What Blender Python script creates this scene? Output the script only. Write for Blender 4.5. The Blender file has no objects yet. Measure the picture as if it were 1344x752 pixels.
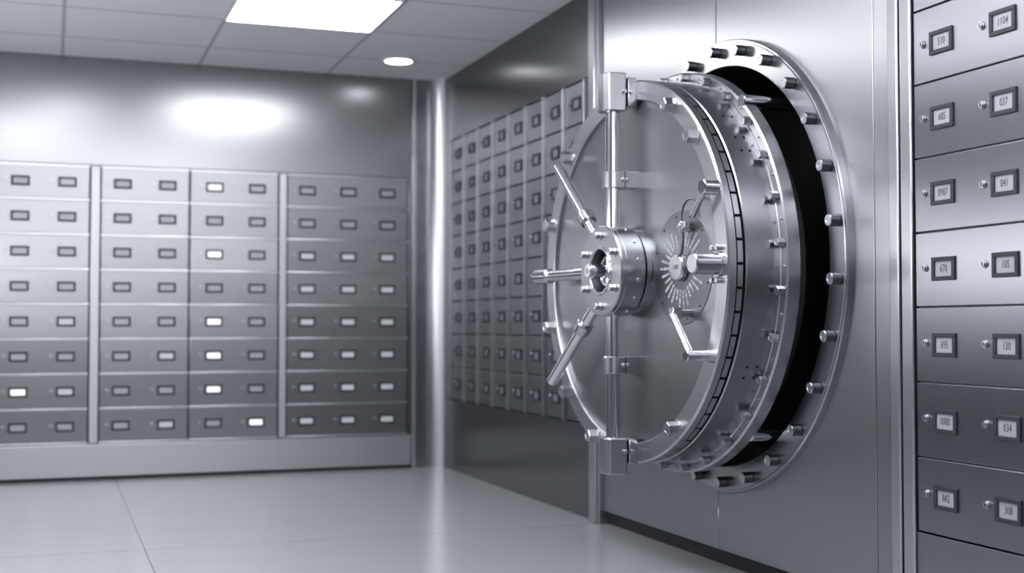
import bpy, bmesh, math, random
from mathutils import Vector, Matrix
random.seed(7)
S = bpy.context.scene
COL = S.collection
PI = math.pi
D, L, H = 2.86, 9.5, 3.0          # vault wall plane (x), back wall plane (y), ceiling height

# ------------------------------------------------------------------ materials
def new_mat(name):
    m = bpy.data.materials.new(name); m.use_nodes = True
    return m, m.node_tree.nodes, m.node_tree.links, m.node_tree.nodes['Principled BSDF']

def steel(name, col, rough, brush=(1, 1, 60), amount=0.10, metal=1.0, bump=0.0, aniso=0.0):
    """brushed metal: stretched noise drives roughness and a little of the colour"""
    m, N, K, p = new_mat(name)
    p.inputs['Metallic'].default_value = metal
    p.inputs['Roughness'].default_value = rough
    p.inputs['Base Color'].default_value = (*col, 1)
    if aniso:                                            # brushing spreads highlights along one world axis
        p.inputs['Anisotropic'].default_value = aniso[0]
        tv = N.new('ShaderNodeCombineXYZ')
        for i in range(3): tv.inputs[i].default_value = aniso[1][i]
        K.new(tv.outputs[0], p.inputs['Tangent'])
    if brush:
        tc = N.new('ShaderNodeNewGeometry')
        mp = N.new('ShaderNodeMapping'); mp.inputs['Scale'].default_value = brush
        K.new(tc.outputs['Position'], mp.inputs['Vector'])
        nz = N.new('ShaderNodeTexNoise'); nz.inputs['Scale'].default_value = 4.0
        nz.inputs['Detail'].default_value = 4.0
        K.new(mp.outputs['Vector'], nz.inputs['Vector'])
        mr = N.new('ShaderNodeMapRange')
        mr.inputs['From Min'].default_value = .3; mr.inputs['From Max'].default_value = .7
        mr.inputs['To Min'].default_value = max(.02, rough - amount); mr.inputs['To Max'].default_value = rough + amount
        K.new(nz.outputs['Fac'], mr.inputs['Value']); K.new(mr.outputs['Result'], p.inputs['Roughness'])
        mx = N.new('ShaderNodeMix'); mx.data_type = 'RGBA'
        mx.inputs['A'].default_value = (*[c * .975 for c in col], 1); mx.inputs['B'].default_value = (*[min(1, c * 1.025) for c in col], 1)
        K.new(nz.outputs['Fac'], mx.inputs['Factor']); K.new(mx.outputs['Result'], p.inputs['Base Color'])
        if bump:
            b = N.new('ShaderNodeBump'); b.inputs['Strength'].default_value = bump; b.inputs['Distance'].default_value = .002
            K.new(nz.outputs['Fac'], b.inputs['Height']); K.new(b.outputs['Normal'], p.inputs['Normal'])
    return m

def plain(name, col, rough=.5, metal=0.0, emit=None, strength=0.0):
    m, N, K, p = new_mat(name)
    nz = N.new('ShaderNodeTexNoise'); nz.inputs['Scale'].default_value = 30
    mx = N.new('ShaderNodeMix'); mx.data_type = 'RGBA'
    mx.inputs['A'].default_value = (*[c * .95 for c in col], 1); mx.inputs['B'].default_value = (*[min(1, c * 1.05) for c in col], 1)
    K.new(nz.outputs['Fac'], mx.inputs['Factor']); K.new(mx.outputs['Result'], p.inputs['Base Color'])
    p.inputs['Roughness'].default_value = rough; p.inputs['Metallic'].default_value = metal
    if emit:
        p.inputs['Emission Color'].default_value = (*emit, 1); p.inputs['Emission Strength'].default_value = strength
    return m

def grid_mat(name, base, line, x0, px, y0, py, w, rough, noise_scale, rough_amt=.05, coat=0):
    """flat surface with thin grid lines at x0 + k*px and y0 + k*py (world position)"""
    m, N, K, p = new_mat(name)
    g = N.new('ShaderNodeNewGeometry'); sx = N.new('ShaderNodeSeparateXYZ'); K.new(g.outputs['Position'], sx.inputs[0])
    def M(op, a, b=None):
        n = N.new('ShaderNodeMath'); n.operation = op
        for i, v in enumerate((a, b)):
            if v is None: continue
            if isinstance(v, (int, float)): n.inputs[i].default_value = v
            else: K.new(v, n.inputs[i])
        return n.outputs[0]
    def line_mask(s, o, per):
        q = M('DIVIDE', M('SUBTRACT', s, o), per)
        d = M('ABSOLUTE', M('SUBTRACT', q, M('ROUND', q)))
        return M('LESS_THAN', M('MULTIPLY', d, per), w / 2)
    msk = M('MAXIMUM', line_mask(sx.outputs['X'], x0, px), line_mask(sx.outputs['Y'], y0, py))
    nz = N.new('ShaderNodeTexNoise'); nz.inputs['Scale'].default_value = 1.0; nz.inputs['Detail'].default_value = 5
    mp = N.new('ShaderNodeMapping'); mp.inputs['Scale'].default_value = noise_scale
    K.new(g.outputs['Position'], mp.inputs['Vector']); K.new(mp.outputs['Vector'], nz.inputs['Vector'])
    m1 = N.new('ShaderNodeMix'); m1.data_type = 'RGBA'
    m1.inputs['A'].default_value = (*[c * .98 for c in base], 1); m1.inputs['B'].default_value = (*[c * 1.02 for c in base], 1)
    K.new(nz.outputs['Fac'], m1.inputs['Factor'])
    m2 = N.new('ShaderNodeMix'); m2.data_type = 'RGBA'
    K.new(msk, m2.inputs['Factor']); K.new(m1.outputs['Result'], m2.inputs['A']); m2.inputs['B'].default_value = (*line, 1)
    K.new(m2.outputs['Result'], p.inputs['Base Color'])
    mr = N.new('ShaderNodeMapRange'); mr.inputs['To Min'].default_value = rough - rough_amt; mr.inputs['To Max'].default_value = rough + rough_amt
    K.new(nz.outputs['Fac'], mr.inputs['Value']); K.new(mr.outputs['Result'], p.inputs['Roughness'])
    return m

G = lambda v, b=.058: (v, v * 1.02, v * (1 + b * 1.3))
M_WALL   = steel('wall_steel',   G(.32), .27, None, aniso=(.5, (1, 0, 0)))
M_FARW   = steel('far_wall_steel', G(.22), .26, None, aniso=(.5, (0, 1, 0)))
M_FBOX   = steel('far_box_steel', G(.32), .34, None, aniso=(.6, (0, 1, 0)))
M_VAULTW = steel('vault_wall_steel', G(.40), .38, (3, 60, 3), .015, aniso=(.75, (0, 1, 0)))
M_PLINTH = steel('plinth_steel', G(.50), .42, (3, 60, 60), .02)
M_BOX    = steel('box_steel',    G(.37), .36, None, aniso=(.6, (1, 0, 0)))
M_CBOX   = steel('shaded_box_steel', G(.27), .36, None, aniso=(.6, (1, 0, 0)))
M_NBOX   = steel('near_box_steel', G(.32, .09), .32, (60, 60, 3), .015, aniso=(.7, (0, 1, 0)))
M_BODY   = steel('carcass_steel', G(.16), .5, None)
M_RAIL   = steel('rail_steel',   G(.66), .30, None)
M_FRAIL  = steel('far_rail_steel', G(.46), .36, None, aniso=(.5, (0, 1, 0)))
M_POST   = steel('post_steel',   G(.50), .30, None)
M_COLUMN = steel('column_steel', G(.66), .34, None)
M_DOOR   = steel('door_plate_steel', G(.33), .36, (3, 60, 60), .01, aniso=(.5, (0, 1, 0)))
M_RIM    = steel('door_rim_steel', G(.50), .33, None)
M_DRUM   = steel('drum_steel',   G(.40), .26, None)
M_RING   = steel('ring_steel',   G(.44), .28, None)
M_CHROME = steel('polished_steel', G(.70), .18, None)
M_HUB    = steel('hub_steel',    G(.48), .27, None)
M_DIAL   = steel('dial_steel',   G(.25), .42, None)
M_BOLT   = steel('bolt_steel',   G(.54), .28, None)
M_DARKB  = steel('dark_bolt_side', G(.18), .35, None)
M_SLEEVE = steel('sleeve_steel', G(.34), .42, None)
M_BLACK  = plain('black_gap', (.006, .006, .007), .7)
M_TOE    = plain('toe_kick', (.02, .02, .023), .5)
M_FRAME  = plain('plaque_frame_grey', (.055, .058, .068), .45, .3)
M_CARD   = plain('card_grey', (.40, .41, .45), .45, .3)
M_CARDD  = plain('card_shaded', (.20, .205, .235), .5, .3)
M_CARDL  = plain('card_light', (.62, .63, .67), .5)
M_CARDW  = plain('card_white_glow', (.95, .95, .97), .5, 0, (.92, .93, 1.0), .45)  # emission added so these cards look brightly lit; not a lamp
M_INK    = plain('ink', (.10, .10, .12), .6)
M_ENGR   = plain('engraved_white', (.72, .73, .77), .4, 0, (.9, .92, 1), .04)  # faint emission lifts the lettering as if lit
M_LOCK   = steel('lock_steel', (.50, .505, .53), .34, None)
M_LAMP   = plain('lamp_white', (.9, .9, .9), .5, 0, (1, 1, 1.0), 13)
M_LAMPD  = plain('downlight_white', (.9, .9, .9), .5, 0, (1, 1, 1.0), 9)
M_LAMPF  = plain('lamp_frame', (.75, .76, .8), .4)
M_FLOOR  = grid_mat('floor_tile', (.31, .317, .335), (.145, .15, .16), .44, 3.0, 6.45, 3.05, .008, .20, (.6, 9, 1), .025)
M_CEIL   = grid_mat('ceiling_tile', (.80, .805, .83), (.50, .505, .53), .055, .945, 8.04, .84, .022, .75, (2, 2, 2))
M_PLAIN  = plain('rear_wall_paint', (.10, .10, .107), .5)

# ------------------------------------------------------------------ mesh helper
class MB:
    def __init__(self): self.bm = bmesh.new(); self.mats = []
    def mi(self, m):
        if m not in self.mats: self.mats.append(m)
        return self.mats.index(m)
    def _tag(self, faces, m):
        i = self.mi(m)
        for f in faces: f.material_index = i
    def box(self, lo, hi, m, bev=0.0, mat=None, seg=2):
        b = bmesh.new()
        r = bmesh.ops.create_cube(b, size=1)
        c = [(lo[i] + hi[i]) / 2 for i in range(3)]; s = [hi[i] - lo[i] for i in range(3)]
        for v in b.verts: v.co = Vector((v.co.x * s[0] + c[0], v.co.y * s[1] + c[1], v.co.z * s[2] + c[2]))
        if bev: bmesh.ops.bevel(b, geom=b.edges[:], offset=bev, segments=seg, affect='EDGES', profile=.5)
        b.normal_update()
        for f in b.faces: f.smooth = max(abs(c) for c in f.normal) < .9999
        return self.merge(b, m, mat)
    def merge(self, b, m, mat=None):
        if mat is not None: bmesh.ops.transform(b, matrix=mat, verts=b.verts)
        i = self.mi(m); vm = {}
        for v in b.verts: vm[v] = self.bm.verts.new(v.co)
        for f in b.faces:
            try:
                nf = self.bm.faces.new([vm[v] for v in f.verts]); nf.material_index = i; nf.smooth = f.smooth
            except ValueError: pass
        b.free(); return self
    def frame(self, p0, p1):
        """matrix whose Z runs p0 -> p1"""
        p0, p1 = Vector(p0), Vector(p1); z = (p1 - p0).normalized()
        x = z.orthogonal().normalized()
        if abs(z.z) < .99: x = Vector((0, 0, 1)).cross(z).normalized()
        y = z.cross(x)
        return Matrix(((x.x, y.x, z.x, p0.x), (x.y, y.y, z.y, p0.y), (x.z, y.z, z.z, p0.z), (0, 0, 0, 1))), (p1 - p0).length
    def rev(self, prof, m, mat=None, seg=48, closed=False, twist=0.0, mats=None):
        """revolve profile [(h, r)] round local Z; r == 0 closes to a pole"""
        b = bmesh.new(); rings = []
        for h, r in prof:
            if r < 1e-6: rings.append([b.verts.new((0, 0, h))])
            else: rings.append([b.verts.new((r * math.cos(2 * PI * k / seg + twist), r * math.sin(2 * PI * k / seg + twist), h)) for k in range(seg)])
        pairs = list(zip(rings, rings[1:])) + ([(rings[-1], rings[0])] if closed else [])
        q = prof + [prof[0]]; flat = [abs(q[k + 1][0] - q[k][0]) > 1e-6 for k in range(len(prof))]
        for pi_, (A, B) in enumerate(pairs):
            for k in range(seg):
                k2 = (k + 1) % seg
                if len(A) == 1 and len(B) == 1: continue
                if len(A) == 1: f = b.faces.new((A[0], B[k2], B[k]))
                elif len(B) == 1: f = b.faces.new((A[k], A[k2], B[0]))
                else: f = b.faces.new((A[k], A[k2], B[k2], B[k]))
                f.material_index = pi_; f.smooth = flat[pi_]
        bmesh.ops.recalc_face_normals(b, faces=b.faces)
        if mats:
            if mat is not None: bmesh.ops.transform(b, matrix=mat, verts=b.verts)
            vm = {v: self.bm.verts.new(v.co) for v in b.verts}
            for f in b.faces:
                nf = self.bm.faces.new([vm[v] for v in f.verts]); nf.material_index = self.mi(mats.get(f.material_index, m)); nf.smooth = f.smooth
            b.free(); return self
        return self.merge(b, m, mat)
    def cyl(self, p0, p1, r, m, seg=24, r2=None, bev=None, twist=0.0):
        mat, h = self.frame(p0, p1); r2 = r if r2 is None else r2
        bev = min(r, h) * .12 if bev is None else bev
        pr = [(0, 0), (0, r - bev), (bev, r), (h - bev, r2), (h, r2 - bev), (h, 0)] if bev else [(0, 0), (0, r), (h, r2), (h, 0)]
        return self.rev(pr, m, mat, seg, twist=twist)
    def tube(self, pts, r, m, seg=10):
        pts = [Vector(p) for p in pts]; b = bmesh.new(); rings = []
        up = None
        for i, p in enumerate(pts):
            t = (pts[min(i + 1, len(pts) - 1)] - pts[max(i - 1, 0)]).normalized()
            if up is None: up = t.orthogonal().normalized()
            up = (up - t * up.dot(t)).normalized(); sd = t.cross(up)
            rings.append([b.verts.new(p + (up * math.cos(2 * PI * k / seg) + sd * math.sin(2 * PI * k / seg)) * r) for k in range(seg)])
        for A, B in zip(rings, rings[1:]):
            for k in range(seg): b.faces.new((A[k], A[(k + 1) % seg], B[(k + 1) % seg], B[k]))
        b.faces.new(rings[0][::-1]); b.faces.new(rings[-1])
        bmesh.ops.recalc_face_normals(b, faces=b.faces)
        for f in b.faces: f.smooth = len(f.verts) == 4
        return self.merge(b, m)
    def prism(self, poly, z0, z1, m, bev=0.0, mat=None):
        b = bmesh.new()
        lo = [b.verts.new((x, y, z0)) for x, y in poly]; hi = [b.verts.new((x, y, z1)) for x, y in poly]
        n = len(poly)
        b.faces.new(lo[::-1]); b.faces.new(hi)
        for k in range(n): b.faces.new((lo[k], lo[(k + 1) % n], hi[(k + 1) % n], hi[k]))
        bmesh.ops.recalc_face_normals(b, faces=b.faces)
        if bev: bmesh.ops.bevel(b, geom=b.edges[:], offset=bev, segments=2, affect='EDGES', profile=.5)
        return self.merge(b, m, mat)
    def text(self, s, size, m, mat, depth=0.0):
        cu = bpy.data.curves.new('t', 'FONT'); cu.body = s; cu.size = size; cu.align_x = 'CENTER'; cu.align_y = 'CENTER'
        cu.resolution_u = 2; cu.extrude = depth
        o = bpy.data.objects.new('t', cu); COL.objects.link(o)
        dg = bpy.context.evaluated_depsgraph_get(); dg.update()
        me = o.evaluated_get(dg).to_mesh()
        b = bmesh.new(); b.from_mesh(me)
        o.evaluated_get(dg).to_mesh_clear(); bpy.data.objects.remove(o); bpy.data.curves.remove(cu)
        return self.merge(b, m, mat)
    def mesh(self, name, angle=35):
        me = bpy.data.meshes.new(name); self.bm.to_mesh(me); self.bm.free()
        for m in self.mats: me.materials.append(m)
        fl_ = [p.use_smooth for p in me.polygons]
        me.set_sharp_from_angle(angle=math.radians(angle))
        me.polygons.foreach_set('use_smooth', fl_); me.update()
        return me
    def build(self, name, parent=None, loc=None, angle=35):
        return put(name, self.mesh(name, angle), parent, loc)

def put(name, me, parent=None, loc=None, rot=None):
    o = bpy.data.objects.new(name, me); COL.objects.link(o)
    if parent: o.parent = parent
    if loc: o.location = loc
    if rot: o.rotation_euler = rot
    return o

def empty(name, loc, rz=0, label=None, cat=None, group=None):
    o = bpy.data.objects.new(name, None); COL.objects.link(o); o.location = loc; o.rotation_euler = (0, 0, rz)
    o.empty_display_size = .1
    if label: o['label'] = label; o['category'] = cat
    if group: o['group'] = group
    return o

def struct(name, mb, label, cat, parent=None):
    o = mb.build(name, parent); o['kind'] = 'structure'; o['label'] = label; o['category'] = cat
    return o

# ------------------------------------------------------------------ room shell
XL, YF = -1.45, -2.2
XR, YB = 3.30, 9.95
struct('floor', MB().box((XL - .1, YF - .1, -.1), (XR + .1, YB + .1, 0), M_FLOOR), 'pale grey glossy floor of large tiles with thin seams', 'floor')
struct('ceiling', MB().box((XL - .1, YF - .1, H), (XR + .1, YB + .1, H + .1), M_CEIL), 'grey suspended ceiling of square tiles', 'ceiling')
struct('wall_back', MB().box((XL, YB, 0), (XR, YB + .1, H), M_PLAIN), 'wall behind the bank of deposit boxes facing the camera', 'wall')
struct('wall_right', MB().box((XR, YF, 0), (XR + .1, YB, H), M_PLAIN), 'wall behind the vault door cladding', 'wall')
struct('wall_left', MB().box((XL - .1, YF, 0), (XL, YB, H), M_PLAIN), 'plain grey wall opposite the vault door', 'wall')
struct('wall_front', MB().box((XL, YF - .1, 0), (XR, YF, H), M_PLAIN), 'plain grey wall behind the camera', 'wall')

BT, BB = 2.226, .256              # top and bottom of the boxes in the back wall
tn = 0
def trim(mb, label, cat='wall panel'):
    global tn; tn += 1
    return struct('trim_%d' % tn, mb, label, cat)
trim(MB().box((XL, L, BT + .004), (2.612, YB, H), M_WALL, .003), 'smooth brushed steel wall panel above the back deposit boxes')
trim(MB().box((XL, L, .02), (2.612, YB, BB - .004), M_PLINTH, .006).box((XL, L + .012, 0), (2.612, L + .05, .02), M_TOE),  # near-black strip paints the shadow gap at the plinth foot
     'pale steel plinth under the back deposit boxes', 'plinth')
trim(MB().box((2.586, L, BB - .004), (2.612, YB, BT + .004), M_WALL, .003), 'narrow steel end strip right of the back deposit boxes')
trim(MB().box((2.616, L - .006, 0), (2.645, YB, H), M_RAIL, .004), 'thin bright vertical steel strip near the room corner', 'trim')
trim(MB().box((2.649, L, 0), (2.86, YB, H), M_WALL, .003), 'steel wall strip between thin trim and corner column')
trim(MB().box((XL, L, BB), (-.372, YB, BT), M_WALL, .003), 'steel wall panel beyond the first deposit boxes')
# mullions between the cabinets of the back wall
trim(MB().box((.256, L - .012, BB), (.318, YB, BT), M_PLINTH, .004), 'pale steel mullion right of the first back cabinet', 'trim')
trim(MB().box((1.592, L - .012, BB), (1.645, YB, BT), M_PLINTH, .004), 'pale steel mullion left of the three plaque cabinet', 'trim')
# rounded column in the corner
trim(MB().cyl((2.845, 9.485, 0), (2.845, 9.485, H), .105, M_COLUMN, 48, bev=0), 'bright rounded steel column in the room corner', 'column')
# vault wall, far stretch
FT, FB = 2.50, .532
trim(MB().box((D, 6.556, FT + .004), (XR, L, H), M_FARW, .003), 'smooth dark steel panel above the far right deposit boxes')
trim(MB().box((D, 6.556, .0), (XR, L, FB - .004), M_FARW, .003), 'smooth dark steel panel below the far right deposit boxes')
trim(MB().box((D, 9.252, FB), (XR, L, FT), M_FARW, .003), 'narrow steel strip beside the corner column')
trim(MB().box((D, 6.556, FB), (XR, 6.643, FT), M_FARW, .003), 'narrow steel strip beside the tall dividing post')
trim(MB().box((2.822, 6.46, 0), (XR, 6.552, H), M_POST, .006).box((2.835, 6.43, 0), (XR, 6.46, H), M_POST, .003), 'tall steel post between far boxes and vault wall', 'post')

def cut_panel(lo, hi, cy, cz, r, m, label):
    o = MB().box(lo, hi, m, .003).build('panel')
    c = MB().cyl((lo[0] - .2, cy, cz), (hi[0] + .2, cy, cz), r, m, 96, bev=0).build('cutter')
    md = o.modifiers.new('b', 'BOOLEAN'); md.object = c; md.operation = 'DIFFERENCE'; md.solver = 'EXACT'
    dg = bpy.context.evaluated_depsgraph_get(); dg.update()
    me = bpy.data.meshes.new_from_object(o.evaluated_get(dg)); o.modifiers.clear()
    o.data = me
    bpy.data.objects.remove(c)
    global tn; tn += 1
    o.name = 'trim_%d' % tn; o['kind'] = 'structure'; o['label'] = label; o['category'] = 'wall panel'
    return o
RY, RZ = 5.10, 1.353
cut_panel((D, 5.152, .072), (2.90, 6.428, H), RY, RZ, .955, M_VAULTW, 'brushed steel vault wall panel beside the dividing post')
cut_panel((D, 3.967, .072), (2.90, 5.149, H), RY, RZ, .955, M_VAULTW, 'brushed steel vault wall panel right of the vault ring seam')
trim(MB().box((D, 3.868, .072), (2.90, 3.964, H), M_VAULTW, .003), 'narrow steel panel beside the double post')
trim(MB().box((2.893, 3.87, 0), (2.95, 6.428, .075), M_TOE), 'dark recessed toe kick under the vault wall', 'toe kick')
trim(MB().box((2.846, 3.808, 0), (2.95, 3.865, H), M_POST, .006).box((2.866, 3.800, 0), (2.95, 3.808, H), M_BODY)
     .box((2.850, 3.738, 0), (2.95, 3.800, H), M_POST, .006), 'double steel post left of the near deposit boxes', 'post')
NB, NH, NN = .367, .2605, 9
trim(MB().box((D, 1.2, 0), (XR, 3.736, NB - .003), M_NBOX, .003), 'plain dark steel panel below the near deposit boxes')
trim(MB().box((D, 1.2, NB + NH * NN + .003), (XR, 3.736, H), M_NBOX, .003), 'steel panel above the near deposit boxes')
trim(MB().box((D, 1.2, NB), (XR, 3.104, NB + NH * NN), M_NBOX, .003), 'steel panel beyond the near deposit boxes')
trim(MB().box((D, YF, 0), (XR, 1.2, H), M_VAULTW, .003), 'steel wall panel at the near end of the vault wall')

# ------------------------------------------------------------------ deposit box cabinets
def plaque_frame_mesh(w, h, bd, pr):
    mb = MB()
    x, z = w / 2, h / 2
    mb.box((-x, -pr, z - bd), (x, 0, z), M_FRAME, .0015); mb.box((-x, -pr, -z), (x, 0, -z + bd), M_FRAME, .0015)
    mb.box((-x, -pr, -z + bd), (-x + bd, 0, z - bd), M_FRAME, .0015); mb.box((x - bd, -pr, -z + bd), (x, 0, z - bd), M_FRAME, .0015)
    return mb.mesh('plaque_frame')
def lock_mesh(r):
    mb = MB()
    mb.cyl((0, 0, 0), (0, -.006, 0), r * 1.15, M_LOCK, 20)
    mb.cyl((0, -.006, 0), (0, -.012, 0), r * .8, M_LOCK, 20)
    mb.box((-r * .15, -.0128, -r * .5), (r * .15, -.0115, r * .5), M_BLACK)
    return mb.mesh('key_lock')
def card_mesh(w, h, m, txt=None):
    mb = MB().box((-w / 2, -.002, -h / 2), (w / 2, 0, h / 2), m)
    if txt:
        mb.text(txt, h * .62, M_INK, Matrix.Translation((0, -.0028, 0)) @ Matrix.Rotation(PI / 2, 4, 'X') @ Matrix.Diagonal((.78, 1.12, 1, 1)))
    return mb.mesh('number_card')

def cabinet(label, loc, rz, w, rowh, n, plaques, ps, gap, bev, lockdx, lr, m, group, cards=None, texts=None, rail=None, bd=.014, depth=.4, jit=0.0, ledge=False):
    root = empty('deposit_box_cabinet', loc, rz, label, 'deposit box cabinet', group)
    h = rowh * n
    mb = MB().box((0, .014, 0), (w, depth, h), M_BODY, 0)
    if ledge:
        for i in range(n + 1):
            z = min(max(rowh * i, .006), h - .006)
            mb.box((.002, -.005, z - .006), (w - .002, .02, z + .006), M_RAIL, .002)
    mb.build('carcass', root)
    if rail:
        MB().box((w - .014, -.022, 0), (w - .001, .016, h), M_FRAIL, .002).build('divider_rail', root)
        w = w - .014
    dm = MB().box((gap / 2, 0, -rowh / 2 + gap / 2), (w - gap / 2, .016, rowh / 2 - gap / 2), m, bev, seg=3).mesh('door')
    fm = plaque_frame_mesh(ps[0], ps[1], bd, .008)
    cw, ch = ps[0] - 2 * bd + .001, ps[1] - 2 * bd + .001
    cm = {k: card_mesh(cw, ch, k) for k in (M_CARD, M_CARDD, M_CARDL, M_CARDW)} if not texts else None
    lm = lock_mesh(lr)
    for i in range(n):
        d = put('door', dm, root, (0, 0, rowh * (i + .5)))
        if jit: d.rotation_euler = (random.uniform(-jit, jit), 0, 0)
        r = n - 1 - i                                     # row counted from the top
        for j, px in enumerate(plaques):
            put('plaque_frame', fm, d, (px, 0, 0))
            if texts: c = card_mesh(cw, ch, M_CARD, texts.get((r, j)))
            else: c = cm[(cards or {}).get((r, j), M_CARD)]
            put('number_card', c, d, (px, 0, 0))
            put('key_lock', lm, d, (px - lockdx, 0, .006))
    return root

rh = (BT - BB) / 8
G1 = 'deposit box cabinets in the back wall'
W_, L_ = M_CARDW, M_CARDL
cabinet('brushed steel deposit box cabinet cut off by the left edge of the picture', (-.368, L, BB), 0, .62, rh, 8, (.156, .466),
        (.124, .070), .012, .004, .095, .0105, M_BOX, G1, ledge=True, cards={(6, 0): W_, (0, 1): L_, (6, 1): L_, (4, 1): L_}, jit=.012)
cabinet('steel deposit box cabinet between the mullion and the cabinet holding most white cards', (.322, L, BB), 0, .618, rh, 8, (.151, .462),
        (.124, .070), .012, .004, .095, .0105, M_BOX, G1, ledge=True, cards={(7, 1): L_, (5, 1): L_}, jit=.012)
cabinet('steel deposit box cabinet with a column of bright white number cards', (.942, L, BB), 0, .646, rh, 8, (.177, .486),
        (.124, .070), .012, .004, .095, .0105, M_BOX, G1, ledge=True, cards={(0, 0): W_, (2, 0): W_, (4, 0): W_, (5, 0): W_, (6, 0): W_, (7, 1): W_}, jit=.012)
cabinet('widest back cabinet with three plaques across each deposit door', (1.649, L, BB), 0, .933, rh, 8, (.153, .466, .769),
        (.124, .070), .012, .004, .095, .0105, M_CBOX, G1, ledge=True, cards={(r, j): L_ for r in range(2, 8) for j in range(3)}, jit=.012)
# far stretch of the vault wall: eight narrow columns
G2 = 'narrow deposit box columns in the vault wall'
ords = ['first narrow deposit box column from the corner column', 'second narrow deposit box column from the corner column',
        'third narrow deposit box column from the corner column', 'fourth narrow deposit box column from the corner column',
        'fourth narrow deposit box column from the tall dividing post', 'third narrow deposit box column from the tall dividing post',
        'second narrow deposit box column from the tall dividing post', 'narrow deposit box column next to the tall dividing post']
fr = (FT - FB) / 8
for k in range(8):
    cabinet(ords[k] + ', with one plaque per door', (D, 9.245 - .325 * k, FB), -PI / 2, .325, fr, 8, (.165,), (.118, .074), .009, .004, .09, .011,
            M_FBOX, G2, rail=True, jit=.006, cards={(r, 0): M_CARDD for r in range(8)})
# near boxes
T = [('', ''), ('', ''), ('510', '1104'), ('685', '037'), ('0987', '041'), ('670', '105'), ('695', '130'), ('0080', '034'), ('842', '308')]
T = T[-9:]
texts = {(r, j): T[r][j] for r in range(9) for j in range(2)}
cabinet('large near deposit box cabinet with numbered plaques beside the double post', (D, 3.731, NB), -PI / 2, .62, NH, NN, (.153, .453),
        (.118, .081), .005, .0025, .098, .012, M_NBOX, None, texts=texts, bd=.0145, jit=.0)

# ------------------------------------------------------------------ vault ring round the opening
VX = Matrix.Rotation(PI / 2, 4, 'Y')                     # local Z of a revolve -> world X
def revx(mb, prof, m, y=0, z=0, seg=96, closed=False, mats=None):
    """revolve [(x, r)] round an axis parallel to X through (y, z)"""
    return mb.rev(prof, m, Matrix.Translation((0, y, z)) @ VX, seg, closed, mats=mats)

def hex_bolt_mesh(r, h, washer=True, side=None, n=6):
    """head pointing to -X, seat at x = 0"""
    mb = MB()
    if washer: mb.cyl((0, 0, 0), (-.004, 0, 0), r * 1.25, M_BOLT, 24)
    mat, _ = mb.frame((-.002, 0, 0), (-h, 0, 0))
    q = h - .002; c = r * .12
    mb.rev([(0, 0), (0, r), (q - c, r), (q, r - c), (q, r * .55), (q - .002, r * .5), (q - .002, 0)], M_BOLT, mat, n, twist=PI / 6 if n == 6 else 0,
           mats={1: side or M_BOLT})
    return mb.mesh('bolt', 30)

ring = empty('vault_opening_ring', (D, RY, RZ), 0, 'thick bolted steel ring fixed around the round vault opening in the wall', 'vault ring')
mb = MB()
revx(mb, [(0, 1.014), (-.028, 1.014), (-.034, 1.009), (-.034, 1.004), (-.031, 1.002), (-.031, .999), (-.036, .997), (-.036, .899), (-.033, .895), (0.0, .895)], M_RING, closed=True, seg=128)
mb.build('flange_ring', ring)
mb = MB()
revx(mb, [(-.030, .896), (.36, .896), (.36, .0)], M_SLEEVE, seg=128, mats={1: M_BLACK})  # black end disc stands in for the unlit vault interior
mb.build('tunnel_sleeve', ring)
rb = hex_bolt_mesh(.0235, .046, False, M_DARKB, 16)
for k in range(27):
    a = math.radians(8 + 360 / 27 * k)
    put('bolt', rb, ring, (-.036, -.964 * math.cos(a), .964 * math.sin(a)), (random.uniform(0, 1), 0, 0))

# ------------------------------------------------------------------ vault door
PSI = math.radians(3)
DY = -.018
ox, oy = 2.40 - math.sin(PSI) * DY, 5.177 + math.cos(PSI) * DY
door = empty('vault_door', (ox, oy, 1.325), PSI, 'massive round steel vault door standing open in front of the ring, with hub and vertical bar', 'vault door')
def P(mb, name, parent=door, angle=35, label=None):
    o = mb.build(name, parent, angle=angle)
    if label: o['label'] = label
    return o
# plate: rim and recessed face
mb = MB(); revx(mb, [(.03, .76), (.006, .757), (0, .763), (0, .838), (.008, .846), (.036, .846), (.036, .76)], M_RIM, closed=True, seg=128); rim = P(mb, 'rim_ring')
mb = MB(); revx(mb, [(.022, 0), (.022, .762), (.034, .762), (.034, 0)], M_DOOR, seg=128); P(mb, 'face_plate')
# slotted band between plate and drum
mb = MB(); revx(mb, [(.034, .60), (.034, .826), (.080, .826), (.080, .60)], M_BLACK, seg=128)
nseg = 56
for k in range(nseg):
    a0, a1 = 2 * PI * (k + .06) / nseg, 2 * PI * (k + .94) / nseg
    b = bmesh.new(); vs = []
    for x in (.043, .067):
        for r in (.80, .843):
            vs.append([b.verts.new((x, -r * math.cos(a0 + (a1 - a0) * t / 4), r * math.sin(a0 + (a1 - a0) * t / 4))) for t in range(5)])
    fl, fh, rl, rhh = vs
    for t in range(4):
        b.faces.new((fl[t], fl[t + 1], fh[t + 1], fh[t])); b.faces.new((fh[t], fh[t + 1], rhh[t + 1], rhh[t])); b.faces.new((rl[t], rhh[t], rhh[t + 1], rl[t + 1]))
    b.faces.new((fl[0], fh[0], rhh[0], rl[0])); b.faces.new((fl[4], rl[4], rhh[4], fh[4]))
    bmesh.ops.recalc_face_normals(b, faces=b.faces)
    mb.merge(b, M_RIM)
P(mb, 'slotted_band', label='dark band of steel segments behind the door rim')
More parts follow.
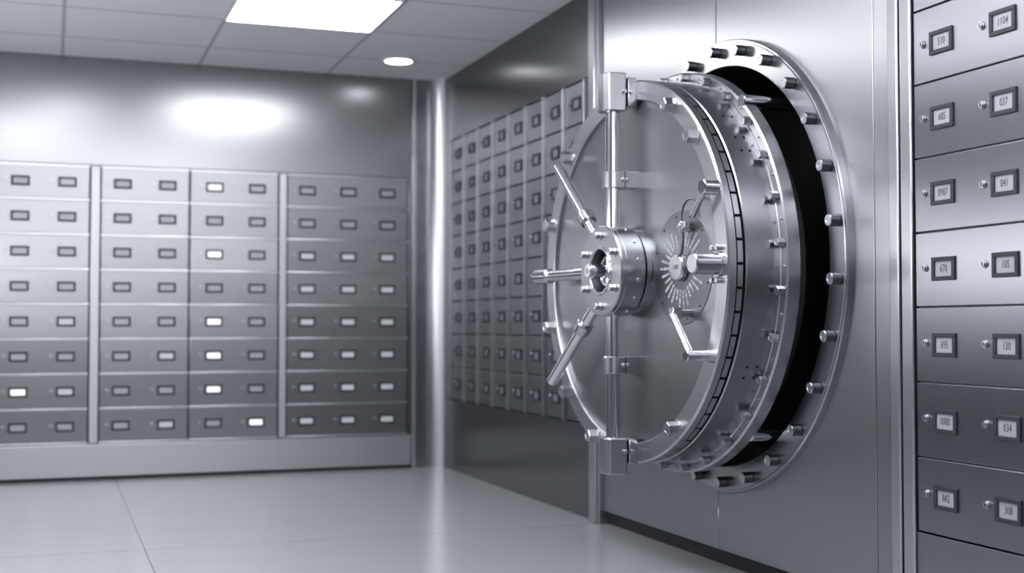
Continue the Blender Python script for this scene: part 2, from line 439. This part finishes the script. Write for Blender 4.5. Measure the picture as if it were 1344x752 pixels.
# drum
mb = MB(); revx(mb, [(.080, .6), (.080, .840), (.084, .846), (.232, .846), (.232, .6)], M_DRUM, seg=160)
for a0, x0 in ((-28.5, .148), (-32, .148), (-28.5, .196), (-32, .196), (33, .15), (38, .15), (33, .19), (38, .19), (47, .15), (47, .19)):
    a = math.radians(a0); y, z = -math.cos(a), math.sin(a)
    mb.cyl((x0, y * .84, z * .84), (x0, y * .8475, z * .8475), .0055, M_BLACK, 12, bev=0)
P(mb, 'drum')
# flange with bolts
mb = MB(); revx(mb, [(.232, .70), (.232, .853), (.236, .856), (.236, .888), (.242, .896), (.296, .896), (.304, .888), (.304, .70)], M_RIM, closed=True, seg=160)
fl = P(mb, 'rear_flange')
fb = hex_bolt_mesh(.018, .036, False, None, 6)
for k in range(29):
    a = math.radians(5.6 + 360 / 29 * k)
    put('bolt', fb, fl, (.236, -.873 * math.cos(a), .873 * math.sin(a)), (random.uniform(0, 1), 0, 0))
sb = MB().cyl((0, 0, 0), (-.005, 0, 0), .006, M_BOLT, 12).mesh('screw')
for k in range(29):
    a = math.radians(5.6 + 360 / 29 * (k + .5))
    put('screw', sb, fl, (.236, -.872 * math.cos(a), .872 * math.sin(a)))
mb = MB(); revx(mb, [(.304, .0), (.304, .80), (.39, .80), (.40, .79), (.40, 0)], M_SLEEVE, seg=96); P(mb, 'rear_plug')
# guide rods running into the opening
for a0, x0 in ((50, .235), (-52, .29)):
    a = math.radians(a0); q = .896 if a0 > 0 else .875; y, z = -q * math.cos(a), q * math.sin(a)
    mb = MB().cyl((x0, y, z), (.62, y, z), .029, M_CHROME, 24)
    P(mb, 'guide_rod')
# plate bolts
pb = hex_bolt_mesh(.030, .050)
for a0 in (134, 161, 198, 224, 249, -56, 58, 41):
    a = math.radians(a0)
    put('bolt', pb, rim, (0, -.80 * math.cos(a) , .80 * math.sin(a)), (random.uniform(0, 1), 0, 0))
# hub
HY = -.035
mb = MB()
revx(mb, [(.024, 0), (.024, .185), (-.008, .185), (-.008, .168), (-.016, .168), (-.020, .192), (-.024, .198), (-.112, .198), (-.114, .1955), (-.117, .1955), (-.119, .199),
          (-.134, .199), (-.140, .193), (-.140, .108), (-.148, .104), (-.148, .096), (-.142, .092), (-.085, .090), (-.085, 0)], M_HUB, HY, 0, 96,
     mats={2: M_BLACK, 3: M_BLACK, 12: M_DOOR, 16: M_BODY, 17: M_BODY})  # inner recess coloured dark in place of its shade
hub = P(mb, 'hub')
mb = MB().cyl((-.088, HY, 0), (-.205, HY, 0), .030, M_CHROME, 32); revx(mb, [(-.206, 0), (-.206, .016), (-.202, .018), (-.202, 0)], M_HUB, HY, 0, 24)
P(mb, 'spindle', hub)
mb = MB(); revx(mb, [(-.085, .052), (-.110, .052), (-.114, .056), (-.114, .064), (-.110, .068), (-.085, .068)], M_CHROME, HY, 0, 48)
P(mb, 'inner_collar', hub)
hb = hex_bolt_mesh(.0155, .028, True)
for k in range(6):
    a = math.radians(60 * k + 30)
    put('bolt', hb, hub, (-.140, HY - .155 * math.cos(a), .155 * math.sin(a)), (.4, 0, 0))
hs = MB().cyl((0, 0, 0), (0, 0, .006), .009, M_CHROME, 14).box((-.006, -.001, .0055), (.006, .001, .0066), M_BLACK).mesh('screw')
for k in range(14):
    a = 2 * PI * (k + .5) / 14
    o = put('screw', hs, hub, (-.055, HY - .197 * math.cos(a), .197 * math.sin(a)))
    o.rotation_euler = Vector((0, -math.cos(a), math.sin(a))).to_track_quat('Z', 'Y').to_euler()
# locking handles
def handle(ang, r0, r1, kind):
    a = math.radians(ang); dv = Vector((0, -math.cos(a), math.sin(a))); o = Vector((-.075, HY, 0)); sl = Vector((-.035, 0, 0))
    mb = MB()
    p = lambda r: o + dv * r + sl * (r - .18) / .5
    if kind == 'sleeve':
        mb.cyl(p(r0), p(.62), .026, M_CHROME, 28); mb.cyl(p(.60), p(r1), .036, M_CHROME, 32); mb.cyl(p(.24), p(.34), .031, M_CHROME, 28)
    else:
        mb.cyl(p(r0), p(r1), .026, M_CHROME, 28)
    h = P(mb, 'locking_handle')
    if kind == 'sleeve': return
    rc = .35 if kind == 'up' else .37
    mb = MB(); mat, hh = mb.frame(p(rc - .028), p(rc + .028))
    mb.rev([(0, .026), (0, .036), (.004, .039), (hh - .004, .039), (hh, .036), (hh, .026)], M_HUB, mat, 32, closed=True)
    P(mb, 'collar', h)
handle(134, .17, .72, 'up'); handle(180, .17, .735, 'sleeve'); handle(222, .17, .76, 'down')
# vertical bar with end blocks and clamps
PX, PY = -.088, -.052
mb = MB().cyl((PX, PY, -.86), (PX, PY, .84), .0315, M_CHROME, 32); bar = P(mb, 'vertical_bar')
for z0, z1 in ((.700, .868), (-.884, -.728)):
    poly = [(-.142, -.018), (-.142, -.072), (-.128, -.098), (-.052, -.110), (-.046, -.104), (-.046, 0.0), (-.052, .004), (-.126, .004)]
    mb = MB().prism(poly, z0, z1, M_HUB, .005)
    blk = P(mb, 'end_block')
    zc = z1 - .10 if z0 > 0 else z1 - .04
    zi0, zi1 = (z0 + .02, z1 - .02) if z0 > 0 else (z0 + .045, z1 - .005)
    mb = MB().box((-.041, -.112, zi0), (.001, .0, zi1), M_HUB, .004).box((-.047, -.098, zi0 + .01), (-.040, -.01, zi1 - .01), M_BLACK)
    P(mb, 'mounting_bracket', blk)
    for yy in (-.112,):
        for xx in (-.062, -.030):
            mb = MB().cyl((xx, yy + .004, (zi0 + zi1) / 2), (xx, yy - .014, (zi0 + zi1) / 2), .009, M_BOLT, 14)
            P(mb, 'bolt', blk)
for zc in (.400, -.412):
    mb = MB().cyl((PX, PY, zc - .038), (PX, PY, zc + .038), .045, M_HUB, 32, bev=.004)
    mb.box((PX, PY - .045, zc - .037), (.026, PY + .043, zc + .037), M_HUB, .003)
    cl = P(mb, 'clamp')
    for xx in (-.058, -.040):
        P(MB().cyl((xx, PY - .043, zc), (xx, PY - .058, zc), .009, M_BOLT, 14), 'bolt', cl)
    mb = MB().box((-.051, PY - .0465, zc - .037), (-.048, PY - .044, zc + .037), M_BLACK); P(mb, 'joint_line', cl)
# combination dial
CY, CZ = -.462, 0.0
mb = MB(); revx(mb, [(.024, 0), (.024, .238), (.020, .238), (.019, .236), (.019, 0)], M_DIAL, CY, CZ, 96)
TB = Matrix(((0, 0, -1, 0), (-1, 0, 0, 0), (0, 1, 0, 0), (0, 0, 0, 1)))    # text XY -> door face (reads right way round from the room)
rays = 30
for k in range(rays):
    a = 2 * PI * k / rays
    if abs(math.degrees(a) % 360 - 90) < 14: continue
    r0, ln = .085, random.choice((.06, .075, .09, .105))
    s = ''.join(random.choice('0118') for _ in range(int(ln / .0098)))
    T0 = Matrix.Translation((.0175, CY, CZ)) @ TB @ Matrix.Rotation(a, 4, 'Z') @ Matrix.Translation((r0 + ln / 2, 0, 0))
    mb.text(s, .0165, M_ENGR, T0, .0004)
for k in range(12):
    a = 2 * PI * k / 12 + .2; rr = .215
    mb.cyl((.020, CY - rr * math.cos(a), rr * math.sin(a)), (.017, CY - rr * math.cos(a), rr * math.sin(a)), .004, M_BLACK, 8, bev=0)
dial = P(mb, 'combination_dial')
mb = MB(); revx(mb, [(.016, 0), (.016, .056), (-.004, .056), (-.012, .050), (-.012, 0)], M_HUB, CY, CZ, 48)
mb.text('100', .030, M_INK, Matrix.Translation((-.0128, CY, CZ)) @ TB)
P(mb, 'dial_knob', dial)
# small lever on the dial with its wire loop
lx = -.03
mb = MB().box((-.03, -.545, .14), (.012, -.515, .185), M_CHROME, .004).box((-.034, -.575, .150), (-.006, -.54, .180), M_HUB, .003).cyl((-.036, -.53, .165), (-.028, -.53, .165), .011, M_BOLT, 14)
mb.tube([(-.012, -.522, .15), (-.010, -.52, .10), (-.008, -.508, .06), (-.006, -.475, .035)], .006, M_DARKB)
lev = P(mb, 'dial_lever', dial)
pts = []
for t in range(25):
    u = t / 24; a = PI * (1 - u)
    pts.append((-.022, -.600 + .072 * math.cos(PI - a) * -1, .185 + .085 * math.sin(a)))
P(MB().tube(pts, .0045, M_DARKB, 8), 'wire_loop', dial)
# upper crank
mb = MB().cyl((.0, -.765, .300), (-.07, -.765, .300), .030, M_CHROME, 28).cyl((-.050, -.758, .292), (-.045, -.655, .195), .0125, M_HUB, 18)
P(mb, 'upper_crank')
# lower crank
mb = MB().box((-.075, -.552, -.212), (-.030, -.512, -.165), M_CHROME, .005).cyl((-.035, -.532, -.188), (.022, -.532, -.188), .017, M_HUB, 18)
mb.cyl((-.066, -.536, -.195), (-.066, -.672, -.352), .015, M_CHROME, 20).cyl((-.095, -.68, -.358), (.022, -.68, -.358), .022, M_CHROME, 24)
P(mb, 'lower_crank')
# bolt actuator cylinder with bolted foot
ay = -.775
mb = MB().cyl((-.005, ay, 0), (-.122, ay, 0), .043, M_HUB, 32, r2=.041).cyl((.005, ay, 0), (-.012, ay, 0), .050, M_HUB, 32)
act = P(mb, 'locking_stub')
for yy in (ay - .012, ay + .026):
    for zz in (.064, -.064):
        P(MB().cyl((.004, yy, zz), (-.022, yy, zz), .011, M_BOLT, 12), 'bolt', act)

# ------------------------------------------------------------------ ceiling lights
pl = empty('ceiling_panel_light', (1.465, 7.62, H), 0, 'bright square panel light set in the ceiling tiles', 'ceiling light')
mb = MB()
for lo, hi in (((-.47, -.42), (.47, -.405)), ((-.47, .405), (.47, .42)), ((-.47, -.405), (-.455, .405)), ((.455, -.405), (.47, .405))):
    mb.box((lo[0], lo[1], -.012), (hi[0], hi[1], 0), M_LAMPF)
mb.build('light_frame', pl)
MB().box((-.455, -.405, -.008), (.455, .405, 0), M_LAMP).build('diffuser', pl)
dl = empty('recessed_downlight', (2.335, 8.86, H), 0, 'small round recessed downlight near the corner column', 'ceiling light')
mb = MB(); mb.rev([(0, .125), (-.008, .125), (-.012, .118), (-.010, .098), (0, .098)], M_LAMPF, None, 48, closed=True); mb.build('bezel', dl)
mb = MB(); mb.rev([(-.006, 0), (-.006, .099), (0, .099), (0, 0)], M_LAMPD, None, 48); mb.build('lens', dl)

def area(x, y, sx, sy, p, shape='RECTANGLE', z=H - .01):
    l = bpy.data.lights.new('unseen_lamp', 'AREA'); l.shape = shape; l.size = sx; l.size_y = sy; l.energy = p; l.color = (.965, .98, 1)
    o = bpy.data.objects.new('unseen_lamp', l); COL.objects.link(o); o.location = (x, y, z)
    return o
area(.12, 7.45, .5, .5, 5, 'DISK')
area(1.8, 2.0, 1.2, 1.8, 50)  # unseen lamp added to put a bright band on the drum
area(-.35, 6.3, .92, .83, 22)  # unseen lamp added so the upper near boxes reflect brighter
for x in (-.6, 1.1): area(x, 4.5, 1.45, 1.2, 44)
wl = area(XL + .02, 6.4, .34, 5.6, 48, z=1.60); wl.rotation_euler = (0, -PI / 2, 0)      # unseen strip light added on the left wall, mirrored by the near boxes
wl.name = 'wall_fill_light'
fl2 = area(.6, YF + .02, 3.6, .8, 75, z=2.4); fl2.rotation_euler = (PI / 2, 0, 0)               # unseen light added high on the front wall to brighten the back boxes
fl2.name = 'wall_fill_light'

w = bpy.data.worlds.new('world'); S.world = w; w.use_nodes = True
w.node_tree.nodes['Background'].inputs[0].default_value = (.5, .52, .6, 1); w.node_tree.nodes['Background'].inputs[1].default_value = .05

# ------------------------------------------------------------------ camera
cam = bpy.data.cameras.new('camera'); co = bpy.data.objects.new('camera', cam); COL.objects.link(co); S.camera = co
cam.sensor_width = 36; cam.lens = 1672 / 1344 * 36
yaw, pitch = math.radians(19.883), math.radians(1.8156)
co.location = (0, 0, 1.08); co.rotation_euler = (PI / 2 + pitch, 0, -yaw)
cam.clip_start = .05
cam.dof.use_dof = True; cam.dof.focus_distance = 4.7; cam.dof.aperture_fstop = 1.7
S.view_settings.view_transform = 'Standard'; S.view_settings.look = 'Medium High Contrast'; S.view_settings.exposure = -0.05
